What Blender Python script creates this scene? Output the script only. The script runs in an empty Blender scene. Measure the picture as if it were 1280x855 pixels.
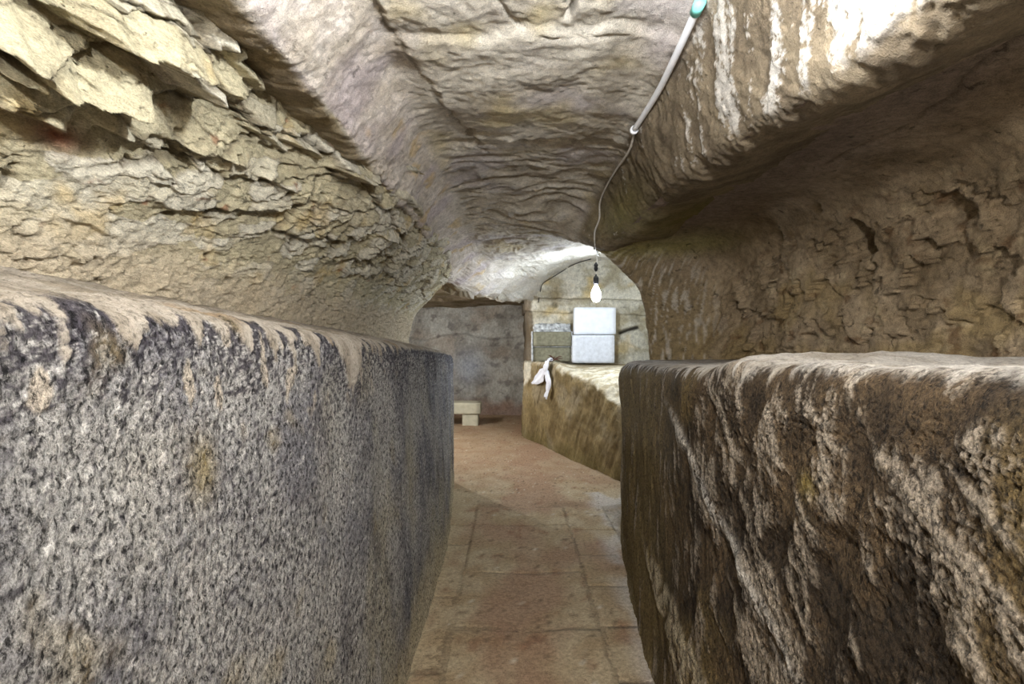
import bpy, math, random
import numpy as np

# ------------------------------------------------------------------ camera, world, lamps, exposure
scene = bpy.context.scene
col = scene.collection
F = 750.0                                   # focal length in pixels of a 1280 x 855 frame
EYE = 1.30
cam_d = bpy.data.cameras.new('camera'); cam = bpy.data.objects.new('camera', cam_d); col.objects.link(cam)
cam_d.sensor_width = 36.0; cam_d.lens = 36.0 * F / 1280.0; cam_d.clip_start = 0.02
cam.location = (0, 0, EYE); cam.rotation_euler = (math.pi / 2, 0, 0)
scene.camera = cam
world = bpy.data.worlds.new('world'); scene.world = world; world.use_nodes = True
world.node_tree.nodes['Background'].inputs[0].default_value = (0.6, 0.66, 0.75, 1)
world.node_tree.nodes['Background'].inputs[1].default_value = 0.0
scene.view_settings.view_transform = 'Standard'; scene.view_settings.look = 'None'
scene.view_settings.gamma = 1.0; scene.view_settings.use_curve_mapping = False
scene.view_settings.exposure = 0.7
BULB_FAR = (0.854, 6.1, 1.80)               # the bulb in view
BULB_NEAR = (0.20, 0.78, 1.97)              # the next bulb of the same line, above the frame
FILL_BULB_REAR = (0.0, -1.1, 1.72)              # unseen fill lamp added behind the photographer
FILL_BULB_ROOM = (-1.75, 7.4, 1.62)              # fill lamp added to brighten the side chamber, hidden by the left pier
BULBS = [(BULB_FAR, 30.0, (0.78, 0.88, 1.0)), (BULB_NEAR, 26.0, (0.96, 0.98, 1.0)), (FILL_BULB_REAR, 82.0, (1.0, 0.97, 0.93)), (FILL_BULB_ROOM, 62.0, (0.96, 0.98, 1.0))]

# ------------------------------------------------------------------ helpers
def P(px, py, y):                            # pixel + depth -> point
    return ((px - 640.0) / F * y, y, EYE + (427.5 - py) / F * y)

def lin(h):
    h = h.lstrip('#'); c = np.array([int(h[i:i + 2], 16) / 255.0 for i in (0, 2, 4)])
    return np.where(c <= 0.04045, c / 12.92, ((c + 0.055) / 1.055) ** 2.4)

def _hash(ix, iy, seed):
    h = (ix.astype(np.uint32) * np.uint32(374761393) + iy.astype(np.uint32) * np.uint32(668265263) + np.uint32((seed * 974634777) & 0xffffffff))
    h = (h ^ (h >> np.uint32(13))) * np.uint32(1274126177)
    h = (h ^ (h >> np.uint32(15))) * np.uint32(2246822519)
    return (h ^ (h >> np.uint32(16))).astype(np.float64) / 4294967296.0

def perlin(x, y, seed=0):
    x = np.asarray(x, float); y = np.asarray(y, float)
    xf = np.floor(x); yf = np.floor(y)
    ix = xf.astype(np.int64) & 0xffffffff; iy = yf.astype(np.int64) & 0xffffffff
    fx = x - xf; fy = y - yf
    u = fx * fx * fx * (fx * (fx * 6 - 15) + 10); v = fy * fy * fy * (fy * (fy * 6 - 15) + 10)
    def g(dx, dy):
        a = _hash(ix + dx, iy + dy, seed) * 2 * np.pi
        return np.cos(a) * (fx - dx) + np.sin(a) * (fy - dy)
    n0 = g(0, 0) * (1 - u) + g(1, 0) * u; n1 = g(0, 1) * (1 - u) + g(1, 1) * u
    return (n0 * (1 - v) + n1 * v) * 1.5

def fbm(x, y, octs=4, seed=0, gain=0.5):
    r = 0; a = 1.0; f = 1.0; t = 0
    for o in range(octs):
        r = r + a * perlin(x * f + o * 17.3, y * f - o * 9.1, seed + o); t += a; a *= gain; f *= 2.03
    return r / t

def ridged(x, y, octs=4, seed=0, gain=0.5):
    r = 0; a = 1.0; f = 1.0; t = 0
    for o in range(octs):
        r = r + a * (1 - np.abs(perlin(x * f + o * 7.7, y * f + o * 3.3, seed + o)) * 1.6); t += a; a *= gain; f *= 2.1
    return r / t

def worley(x, y, seed=0):                    # F1, F2, cell hash, offset to the cell point
    xf = np.floor(x); yf = np.floor(y)
    f1 = np.full(x.shape, 9.0); f2 = np.full(x.shape, 9.0); cid = np.zeros(x.shape); ox = np.zeros(x.shape); oy = np.zeros(x.shape)
    for dx in (-1, 0, 1):
        for dy in (-1, 0, 1):
            ix = (xf + dx).astype(np.int64) & 0xffffffff; iy = (yf + dy).astype(np.int64) & 0xffffffff
            px = xf + dx + 0.1 + 0.8 * _hash(ix, iy, seed); py = yf + dy + 0.1 + 0.8 * _hash(ix, iy, seed + 51)
            d = np.sqrt((x - px) ** 2 + (y - py) ** 2)
            closer = d < f1
            f2 = np.where(closer, f1, np.minimum(f2, d))
            cid = np.where(closer, _hash(ix, iy, seed + 99), cid)
            ox = np.where(closer, x - px, ox); oy = np.where(closer, y - py, oy)
            f1 = np.where(closer, d, f1)
    return f1, f2, cid, ox, oy

def sstep(a, b, x):
    t = np.clip((x - a) / (b - a), 0, 1); return t * t * (3 - 2 * t)

def mixc(c, d, t):
    t = np.clip(np.asarray(t), 0, 1)[..., None]; return c * (1 - t) + d * t

def blob(x, y, cx, cy, rx, ry):
    return np.exp(-(((x - cx) / rx) ** 2 + ((y - cy) / ry) ** 2))

def seg_dist(x, y, pts):                     # distance to a polyline
    d = np.full(x.shape, 9.0)
    for (ax, ay), (bx, by) in zip(pts[:-1], pts[1:]):
        vx, vy = bx - ax, by - ay; t = np.clip(((x - ax) * vx + (y - ay) * vy) / (vx * vx + vy * vy), 0, 1)
        d = np.minimum(d, np.hypot(x - ax - t * vx, y - ay - t * vy))
    return d

def catmull_axis(A, counts):                 # resample axis 0 with Catmull-Rom, counts[i] samples on segment i
    n = A.shape[0]; out = []
    for i in range(n - 1):
        p0 = A[i - 1] if i > 0 else 2 * A[0] - A[1]; p1 = A[i]; p2 = A[i + 1]; p3 = A[i + 2] if i + 2 < n else 2 * A[n - 1] - A[n - 2]
        m = counts[i]; last = (i == n - 2)
        t = (np.arange(m + (1 if last else 0)) / m).reshape((-1,) + (1,) * (A.ndim - 1))
        d1 = np.linalg.norm(p1 - p0, axis=-1, keepdims=True); d2 = np.linalg.norm(p2 - p1, axis=-1, keepdims=True) + 1e-9; d3 = np.linalg.norm(p3 - p2, axis=-1, keepdims=True)
        m1 = (p2 - p0) / (d1 + d2) * d2; m2 = (p3 - p1) / (d2 + d3) * d2    # chord-length tangents: no overshoot on uneven spacing
        h00 = 2 * t**3 - 3 * t**2 + 1; h10 = t**3 - 2 * t**2 + t; h01 = -2 * t**3 + 3 * t**2; h11 = t**3 - t**2
        out.append(h00 * p1 + h10 * m1 + h01 * p2 + h11 * m2)
    return np.concatenate(out, 0)

def resample(ctrl, cu, cv):
    A = np.array(ctrl, float)
    A = catmull_axis(A, cu)
    return catmull_axis(A.transpose(1, 0, 2), cv).transpose(1, 0, 2)

def grid_normals(V, toward):
    du = np.gradient(V, axis=0); dv = np.gradient(V, axis=1)
    n = np.cross(du, dv); n /= (np.linalg.norm(n, axis=-1, keepdims=True) + 1e-12)
    c = np.stack([np.full(V.shape[:2], toward[0]), V[..., 1] if toward[1] is None else np.full(V.shape[:2], toward[1]), np.full(V.shape[:2], toward[2])], -1)
    if np.mean(np.sum(n * (c - V), -1)) < 0: n = -n
    return n

def tagp(o, label=None, cat=None, group=None, kind=None):
    if label: o['label'] = label
    if cat: o['category'] = cat
    if group: o['group'] = group
    if kind: o['kind'] = kind
    return o

def mesh_obj(name, verts, faces, mat, parent=None, colors=None, smooth=True):
    me = bpy.data.meshes.new(name)
    verts = np.asarray(verts, np.float32).reshape(-1, 3)
    if isinstance(faces, np.ndarray):
        me.vertices.add(len(verts)); me.vertices.foreach_set('co', verts.ravel())
        k = faces.shape[1]
        me.loops.add(faces.size); me.loops.foreach_set('vertex_index', faces.astype(np.int32).ravel())
        me.polygons.add(len(faces)); me.polygons.foreach_set('loop_start', np.arange(0, faces.size, k, dtype=np.int32))
        me.update(calc_edges=True)
    else:
        me.from_pydata([tuple(map(float, v)) for v in verts], [], faces)
    me.polygons.foreach_set('use_smooth', np.full(len(me.polygons), smooth))
    if colors is not None:
        at = me.color_attributes.new('Col', 'FLOAT_COLOR', 'POINT')
        at.data.foreach_set('color', np.asarray(colors, np.float32).reshape(-1))
    me.validate()
    if mat: me.materials.append(mat)
    o = bpy.data.objects.new(name, me); col.objects.link(o)
    if parent: o.parent = parent
    return o

def grid_faces(nu, nv):
    i = np.arange(nu * nv).reshape(nu, nv)
    return np.stack([i[:-1, :-1], i[1:, :-1], i[1:, 1:], i[:-1, 1:]], -1).reshape(-1, 4)

def surface(name, V, d, colr, mat, toward=(0.1, None, 1.4), parent=None, speckle=1.0, smooth=True, direction=None):
    n = grid_normals(V, toward) if direction is None else np.asarray(direction, float)
    W = V + n * np.asarray(d)[..., None]
    a = np.broadcast_to(np.asarray(speckle, float), W.shape[:2])
    C = np.concatenate([np.clip(colr, 0.004, 0.95), a[..., None]], -1)
    return mesh_obj(name, W, grid_faces(*W.shape[:2]), mat, parent, C, smooth)

# ------------------------------------------------------------------ materials
def nn(nt, t, **kw):
    n = nt.nodes.new(t)
    for k, v in kw.items(): setattr(n, k, v)
    return n

def rock_material(name, scale=60.0, stretch=(1, 1, 1), speckle=0.5, bump=0.35, bump_dist=0.004, rough=0.9, fine=260.0, pit=0.5, pit_scale=None, pit_at=0.40):
    m = bpy.data.materials.new(name); m.use_nodes = True; nt = m.node_tree; L = nt.links.new
    bs = nt.nodes['Principled BSDF']; bs.inputs['Roughness'].default_value = rough
    bs.inputs['Specular IOR Level'].default_value = 0.2
    tc = nn(nt, 'ShaderNodeTexCoord'); mp = nn(nt, 'ShaderNodeMapping'); mp.inputs['Scale'].default_value = stretch
    L(tc.outputs['Object'], mp.inputs['Vector'])
    at = nn(nt, 'ShaderNodeAttribute', attribute_name='Col')
    n1 = nn(nt, 'ShaderNodeTexNoise'); n1.inputs['Scale'].default_value = scale; n1.inputs['Detail'].default_value = 9; n1.inputs['Roughness'].default_value = 0.78
    n2 = nn(nt, 'ShaderNodeTexNoise'); n2.inputs['Scale'].default_value = fine; n2.inputs['Detail'].default_value = 3; n2.inputs['Roughness'].default_value = 0.7
    L(mp.outputs['Vector'], n1.inputs['Vector']); L(mp.outputs['Vector'], n2.inputs['Vector'])
    mul = nn(nt, 'ShaderNodeMath', operation='MULTIPLY_ADD'); mul.inputs[1].default_value = 0.6; L(n1.outputs['Fac'], mul.inputs[0])
    m2 = nn(nt, 'ShaderNodeMath', operation='MULTIPLY'); m2.inputs[1].default_value = 0.4; L(n2.outputs['Fac'], m2.inputs[0]); L(m2.outputs[0], mul.inputs[2])
    mr = nn(nt, 'ShaderNodeMapRange'); mr.inputs['From Min'].default_value = 0.40; mr.inputs['From Max'].default_value = 0.60
    mr.inputs['To Min'].default_value = -speckle; mr.inputs['To Max'].default_value = speckle; L(mul.outputs[0], mr.inputs['Value'])
    ma = nn(nt, 'ShaderNodeMath', operation='MULTIPLY_ADD'); L(mr.outputs[0], ma.inputs[0]); L(at.outputs['Alpha'], ma.inputs[1]); ma.inputs[2].default_value = 1.0
    n3 = nn(nt, 'ShaderNodeTexNoise'); n3.inputs['Scale'].default_value = pit_scale or scale * 1.3; n3.inputs['Detail'].default_value = 5; n3.inputs['Roughness'].default_value = 0.65; n3.inputs['Distortion'].default_value = 0.6
    L(mp.outputs['Vector'], n3.inputs['Vector'])
    pr = nn(nt, 'ShaderNodeMapRange'); pr.inputs['From Min'].default_value = pit_at - 0.07; pr.inputs['From Max'].default_value = pit_at
    pr.inputs['To Min'].default_value = 0.0; pr.inputs['To Max'].default_value = 1.0; L(n3.outputs['Fac'], pr.inputs['Value'])
    pd = nn(nt, 'ShaderNodeMath', operation='SUBTRACT'); pd.inputs[0].default_value = 1.0; L(pr.outputs[0], pd.inputs[1])
    pa = nn(nt, 'ShaderNodeMath', operation='MULTIPLY'); L(pd.outputs[0], pa.inputs[0]); L(at.outputs['Alpha'], pa.inputs[1])
    pm = nn(nt, 'ShaderNodeMath', operation='MULTIPLY_ADD'); L(pa.outputs[0], pm.inputs[0]); pm.inputs[1].default_value = -pit; pm.inputs[2].default_value = 1.0
    mm = nn(nt, 'ShaderNodeMath', operation='MULTIPLY'); L(ma.outputs[0], mm.inputs[0]); L(pm.outputs[0], mm.inputs[1])
    vm = nn(nt, 'ShaderNodeVectorMath', operation='SCALE'); L(at.outputs['Color'], vm.inputs[0]); L(mm.outputs[0], vm.inputs['Scale'])
    L(vm.outputs[0], bs.inputs['Base Color'])
    hm = nn(nt, 'ShaderNodeMath', operation='MULTIPLY_ADD'); L(pr.outputs[0], hm.inputs[0]); hm.inputs[1].default_value = 0.35; L(mul.outputs[0], hm.inputs[2])
    bp = nn(nt, 'ShaderNodeBump'); bp.inputs['Strength'].default_value = bump; bp.inputs['Distance'].default_value = bump_dist * 4
    L(hm.outputs[0], bp.inputs['Height']); L(bp.outputs[0], bs.inputs['Normal'])
    return m

def plain_material(name, c, rough=0.6, var=0.12, scale=30.0, bump=0.1, metallic=0.0, spec=0.4):
    m = bpy.data.materials.new(name); m.use_nodes = True; nt = m.node_tree; L = nt.links.new
    bs = nt.nodes['Principled BSDF']; bs.inputs['Roughness'].default_value = rough; bs.inputs['Metallic'].default_value = metallic
    bs.inputs['Specular IOR Level'].default_value = spec
    tc = nn(nt, 'ShaderNodeTexCoord')
    n1 = nn(nt, 'ShaderNodeTexNoise'); n1.inputs['Scale'].default_value = scale; n1.inputs['Detail'].default_value = 6; L(tc.outputs['Object'], n1.inputs['Vector'])
    mr = nn(nt, 'ShaderNodeMapRange'); mr.inputs['From Min'].default_value = 0.3; mr.inputs['From Max'].default_value = 0.7
    mr.inputs['To Min'].default_value = 1 - var; mr.inputs['To Max'].default_value = 1 + var; L(n1.outputs['Fac'], mr.inputs['Value'])
    vm = nn(nt, 'ShaderNodeVectorMath', operation='SCALE'); vm.inputs[0].default_value = tuple(lin(c)); L(mr.outputs[0], vm.inputs['Scale'])
    L(vm.outputs[0], bs.inputs['Base Color'])
    bp = nn(nt, 'ShaderNodeBump'); bp.inputs['Strength'].default_value = bump; bp.inputs['Distance'].default_value = 0.01
    L(n1.outputs['Fac'], bp.inputs['Height']); L(bp.outputs[0], bs.inputs['Normal'])
    return m

M_PARL = rock_material('pitted_grey_rock', 110, (1, 1, 0.75), 0.8, 1.0, 0.003, fine=380, pit=0.75, pit_scale=110, pit_at=0.44)
M_STRATA = rock_material('layered_limestone', 45, (1, 0.7, 1.4), 0.36, 0.8, 0.005, pit=0.55, pit_scale=32, pit_at=0.37)
M_CEIL = rock_material('pale_ceiling_rock', 42, (1, 1, 1), 0.34, 0.8, 0.005, pit=0.4, pit_scale=30, pit_at=0.36)
M_NICHE = rock_material('brown_niche_rock', 30, (1, 1, 1), 0.42, 0.8, 0.006, pit=0.55, pit_scale=20, pit_at=0.38)
M_PARR = rock_material('brown_crusted_rock', 100, (1, 1, 0.8), 0.65, 1.0, 0.005, pit=0.65, pit_scale=85, pit_at=0.45)
M_FLOOR = rock_material('dusty_floor_stone', 50, (1, 1, 1), 0.42, 0.7, 0.004, pit=0.5, pit_scale=45, pit_at=0.36)
M_FAR = rock_material('ochre_rock', 26, (1, 1, 0.8), 0.36, 0.7, 0.006, pit=0.5, pit_scale=14, pit_at=0.36)

# ------------------------------------------------------------------ the setting: left parapet with its sandy ledge
def build_left_parapet():
    rows = []
    #        Y     baseX  topX   topz
    spec = [(-2.6, -0.47, -0.50, 1.34), (-1.0, -0.46, -0.50, 1.34), (0.1, -0.44, -0.50, 1.335), (0.6, -0.44, -0.50, 1.335), (1.0, -0.43, -0.495, 1.337),
            (1.7, -0.42, -0.485, 1.31), (2.6, -0.41, -0.49, 1.285), (3.6, -0.415, -0.50, 1.258), (4.6, -0.47, -0.525, 1.225), (5.25, -0.52, -0.54, 1.195)]
    for Y, b, t, z in spec:
        far = np.clip((Y - 3.5) / 2, 0, 1)
        up = 0.085 * (1 - far) + 0.02
        rows.append([(b + 0.03, Y, -0.08), (b, Y, 0.05), (b * 0.7 + t * 0.3, Y, 0.4), (b * 0.35 + t * 0.65, Y, 0.8), (t, Y, z - 0.16), (t - 0.004, Y, z - 0.05),
                     (t - 0.022, Y, z), (t - 0.10, Y, z + up * 0.25), (t - 0.28, Y, z + up * 0.6), (t - 0.62, Y, z + up * 1.35)])
    for (x, y, k) in [(-0.545, 5.5, 0.0), (-0.66, 5.66, 0.06), (-1.1, 5.72, 0.08), (-2.9, 5.75, 0.1)]:
        z = 1.185; rows.append([(x, y + 0.02, -0.08), (x, y + 0.02, 0.05), (x - 0.0, y + 0.01, 0.4), (x - 0.0, y, 0.8), (x - 0.005, y, z - 0.16), (x - 0.01, y - 0.01, z - 0.05),
                     (x - 0.03, y - 0.05, z - 0.005), (x - 0.1, y - 0.12, z + 0.01), (x - 0.25, y - 0.3, z + 0.02), (x - 0.4, y - 0.6, z + 0.03)])
    V = resample(rows, [8, 8, 24, 84, 90, 80, 70, 56, 40, 16, 12, 10, 6], [4, 60, 80, 80, 36, 24, 18, 26, 20])
    X, Y, Z = V[..., 0], V[..., 1], V[..., 2]
    s = Y + np.where(Y > 5.35, -(X + 0.54), 0); t = np.concatenate([np.zeros((X.shape[0], 1)), np.cumsum(np.linalg.norm(np.diff(V, axis=1), axis=-1), 1)], 1) - 0.08
    top = np.interp(Y, [-2.6, 0.1, 0.6, 1.0, 1.7, 2.6, 3.6, 4.6, 5.3], [1.34, 1.335, 1.335, 1.337, 1.31, 1.285, 1.258, 1.225, 1.195])
    inward = np.clip((-0.5 - X) / 0.12, 0, 1) * (Y < 5.4)
    crum = fbm(s * 62, t * 52, 4, 3, 0.7); big = fbm(s * 3.0, t * 2.4, 3, 11); strk = fbm(s * 22, t * 5, 3, 21)
    pits = sstep(0.15, 0.45, fbm(s * 70, t * 55, 3, 31))
    face = 1 - np.clip((Z - top + 0.03) / 0.05, 0, 1)
    near = 1 - sstep(1.6, 3.6, Y)
    d = face * (0.0045 * crum * (0.7 + 0.3 * near) + 0.016 * big + 0.006 * strk * (1 - near) - 0.003 * pits * near) + (1 - face) * (0.012 * fbm(X * 9, Y * 9, 3, 5) + 0.006 * fbm(X * 36, Y * 30, 4, 6, 0.65))
    # colour
    h = top - Z
    g = mixc(lin('#a3a09b'), lin('#7c7a7c'), sstep(-0.15, 0.35, big + 0.4 * crum))
    g = mixc(g, lin('#a29b88'), 0.8 * sstep(0.0, 0.5, fbm(s * 2.2, t * 2.0, 3, 41) + 0.25 * (1.0 - Z)))
    g = mixc(g, lin('#7d808c'), 0.6 * sstep(2.2, 5.2, Y + 0.8 * big) * sstep(0.2, 1.1, Z + 0.3 * big))  # bluish light of the far bulb painted in towards the far end
    g = mixc(g, lin('#a39f9b'), 0.7 * sstep(0.12, 0.5, fbm(s * 7, t * 6, 3, 45)))
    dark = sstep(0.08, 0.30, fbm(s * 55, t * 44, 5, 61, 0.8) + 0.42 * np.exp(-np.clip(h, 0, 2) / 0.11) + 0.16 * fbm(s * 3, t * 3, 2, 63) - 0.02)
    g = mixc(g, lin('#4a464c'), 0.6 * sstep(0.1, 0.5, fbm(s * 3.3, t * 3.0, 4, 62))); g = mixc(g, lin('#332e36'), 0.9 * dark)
    lum = sstep(0.24, 0.42, fbm(s * 52, t * 42, 4, 71, 0.7)); g = mixc(g, lin('#d6d2cc'), 0.6 * lum)
    g = mixc(g, lin('#a08a45'), 0.5 * blob(Y, Z, 0.95, 1.10, 0.04, 0.05) + 0.25 * sstep(0.3, 0.55, fbm(s * 4, t * 5, 3, 81)) * near)
    g = mixc(g, lin('#b3a586'), 0.8 * (1 - sstep(0.02, 0.25, Z + 0.1 * big)))       # dusty foot
    # pale sand with fingers running over the edge
    fing = 0.075 * np.clip(1.2 * perlin(s * 13, t * 3, 91) + 0.6 * perlin(s * 38, t * 14, 92) + 0.3 * crum, -0.35, 1) * (1 - sstep(1.9, 3.2, Y)) + 0.10 * np.exp(-((Y - 1.80) / 0.10) ** 2) + 0.008
    sand = sstep(-0.012, 0.006, fing - h)
    sc = mixc(lin('#b5ab9d'), lin('#968b7b'), sstep(-0.2, 0.3, fbm(X * 10, Y * 10, 4, 95)))
    sc = mixc(sc, lin('#ab8a5e'), 0.4 * sstep(0.2, 0.5, fbm(X * 6, Y * 4, 3, 97)))
    blobs = sstep(0.42, 0.5, perlin(s * 18, t * 11, 99)) * near * sstep(1.08, 1.2, Z)
    g = mixc(g, lin('#b0a596'), blobs)
    d = d + 0.003 * sand * face
    g = mixc(g, sc, sand)
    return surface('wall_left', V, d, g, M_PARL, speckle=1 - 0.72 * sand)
wall_left = tagp(build_left_parapet(), 'rough grey carved rock parapet with sandy ledge along the passage', kind='structure')

# ------------------------------------------------------------------ left layered rock face behind the ledge
def build_strata():
    rows = []
    spec = [(-2.6, -0.98, -0.68), (-1.0, -0.98, -0.68), (0.0, -0.98, -0.67), (0.5, -0.98, -0.67), (0.9, -0.98, -0.66), (1.3, -0.98, -0.66), (1.8, -0.97, -0.66), (2.4, -0.94, -0.555),
            (3.2, -0.93, -0.525), (4.2, -0.94, -0.52), (4.9, -0.95, -0.53), (5.3, -0.95, -0.51)]
    prof = [0.0, 0.02, 0.10, 0.24, 0.48, 0.80, 1.0, 1.12]
    zz = [1.14, 1.30, 1.45, 1.58, 1.70, 1.82, 1.96, 2.10]
    for Y, b, t in spec:
        rows.append([(b + (t - b) * p, Y, z) for p, z in zip(prof, zz)])
    b, t = -0.98, -0.56; rows.append([(b + (t - b) * p, 5.48, z) for p, z in zip(prof, zz)])
    b, t = -1.25, -0.80; rows.append([(b + (t - b) * p, 5.62, z) for p, z in zip(prof, zz)])
    b, t = -2.9, -2.8; rows.append([(b + (t - b) * p, 5.66, z) for p, z in zip(prof, zz)])
    V = resample(rows, [6, 8, 16, 50, 70, 80, 70, 64, 54, 30, 24, 14, 10, 6], [20, 44, 56, 60, 66, 70, 10])
    X, Y, Z = V[..., 0], V[..., 1], V[..., 2]
    q = Z - 0.20 * (Y - 1.0)                                   # layers dip a little
    wq = q + 0.030 * fbm(Y * 2.2, Z * 2.2, 3, 5) + 0.016 * fbm(Y * 15, Z * 20, 3, 6); wy = Y + 0.05 * fbm(Y * 6, Z * 6, 2, 9) + 0.03 * fbm(Y * 18, Z * 24, 3, 10)
    up = sstep(1.58, 1.72, Z + 0.05 * fbm(Y * 3, Z * 3, 2, 2))
    far = sstep(2.4, 4.0, Y)
    def slabs(sx, sz, seed):
        f1, f2, cid, ox, oy = worley(wy * sx, wq * sz, seed)
        edge = sstep(0.0, 0.12, f2 - f1)
        return (cid - 0.5) * 1.0 - 0.55 * oy + 0.25 * ox * (cid - 0.5), edge, cid, f2 - f1
    a1, e1, c1, g1 = slabs(2.4, 9.0, 13)
    a2, e2, c2, g2 = slabs(6.0, 22.0, 23)
    a3, e3, c3, g3 = slabs(17.0, 42.0, 33)
    rough = sstep(-0.1, 0.25, fbm(Y * 3.5, Z * 5, 3, 37))
    d = up * (0.040 * a1 * (1 - 0.4 * far)) + (0.15 + 0.85 * up) * (0.35 + 0.65 * rough) * 0.022 * a2 + (0.25 + 0.75 * rough) * 0.010 * a3
    d = d - 0.012 * up * (1 - e1) - 0.004 * (1 - e2) * rough
    d = d + 0.03 * fbm(Y * 1.6, Z * 2.2, 3, 43) + 0.013 * fbm(Y * 20, Z * 28, 5, 53, 0.65)
    # the long overhanging beds: the line of each lower edge, how far it stands out, how high the bed is
    for pts, A, Lh in [([(95, 16), (125, 34), (150, 46), (190, 62), (220, 80), (240, 102), (262, 122)], 0.110, 0.11),
                       ([(-60, -10), (0, 30), (30, 52), (60, 80), (105, 100), (150, 115), (195, 138)], 0.075, 0.055),
                       ([(-60, 30), (0, 64), (40, 82), (60, 95), (75, 110)], 0.06, 0.06),
                       ([(-60, 90), (0, 116), (40, 130), (85, 150), (103, 172)], 0.06, 0.07),
                       ([(20, -40), (75, 0), (110, 15), (135, 36)], 0.05, 0.05),
                       ([(143, 157), (180, 165), (205, 180)], 0.045, 0.03),
                       ([(235, 180), (275, 186), (300, 196), (320, 208)], 0.035, 0.03),
                       ([(270, 104), (295, 112), (318, 126)], 0.035, 0.04),
                       ([(270, 40), (300, 70), (322, 96), (345, 118)], 0.04, 0.04),
                       ([(322, 158), (350, 172), (362, 184)], 0.04, 0.03), ([(362, 172), (385, 184), (400, 200)], 0.05, 0.03),
                       ([(330, 215), (352, 226), (372, 240)], 0.03, 0.03), ([(400, 205), (425, 220), (440, 232)], 0.05, 0.04), ([(462, 205), (480, 212), (495, 222)], 0.05, 0.04),
                       ([(465, 240), (490, 262), (510, 290)], 0.05, 0.05), ([(450, 292), (470, 298), (480, 306)], 0.035, 0.03), ([(90, 268), (130, 280), (165, 300)], 0.012, 0.02)]:
        # depth of each pixel from the leaning face: X depends on the height, so iterate
        yy, zl = [], []
        for px, py in pts:
            xw = -0.70
            for _ in range(6):
                yv = xw * F / (px - 640.0); zv = EYE + (427.5 - py) / F * yv; xw = float(np.interp(zv, zz, [-0.98 + 0.32 * p for p in prof])) + 0.03
            yy.append(yv); zl.append(zv)
        o = np.argsort(yy); yy = np.array(yy)[o]; zl = np.array(zl)[o]
        Yn = Y + 0.012 * fbm(Y * 25, Z * 25, 3, 57)
        dz = Z - np.interp(Yn, yy, zl) + 0.006 * fbm(Y * 20, Z * 4, 3, 59)
        ends = sstep(yy[0] - 0.03, yy[0] + 0.05, Yn) * (1 - sstep(yy[-1] - 0.07, yy[-1] + 0.01, Yn))
        d = d + A * ends * sstep(-0.006, 0.0015, dz) * np.clip(1 - dz / Lh, 0, 1)
    holes = sstep(0.42, 0.62, fbm(wy * 9, wq * 16, 2, 63)); d = d - 0.03 * holes * sstep(1.45, 1.6, Z)
    g = mixc(lin('#c4bb9d'), lin('#aba287'), sstep(-0.3, 0.3, fbm(Y * 5, Z * 7, 4, 73)))
    g = mixc(g, lin('#d2cdbd'), 0.8 * sstep(0.0, 0.4, (c2 - 0.5) + 0.5 * (c1 - 0.5)))
    g = mixc(g, lin('#989076'), 0.7 * sstep(0.3, 0.5, 0.5 - c2) * up)
    ye = fbm(Y * 4.5, Z * 6, 3, 83)
    g = mixc(g, lin('#bfa468'), 0.55 * sstep(0.22, 0.5, ye))
    g = mixc(g, lin('#9a6a4c'), 0.7 * sstep(0.42, 0.6, fbm(Y * 11, Z * 18, 3, 93)))
    g = mixc(g, lin('#7c3f22'), 0.9 * blob(Y, Z, 1.12, 1.68, 0.06, 0.02))
    g = mixc(g, lin('#bfb199'), 0.9 * (1 - sstep(1.46, 1.60, Z + 0.06 * fbm(Y * 4, Z * 4, 3, 17))))
    g = mixc(g, lin('#5d5140'), (0.25 + 0.35 * up) * (1 - e2) * sstep(0.3, 0.7, c2) + 0.6 * (1 - e1) * up + 0.5 * holes)
    return surface('rock_face', V, d, g, M_STRATA, parent=wall_left, smooth=True)
rock_face = build_strata()

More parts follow.
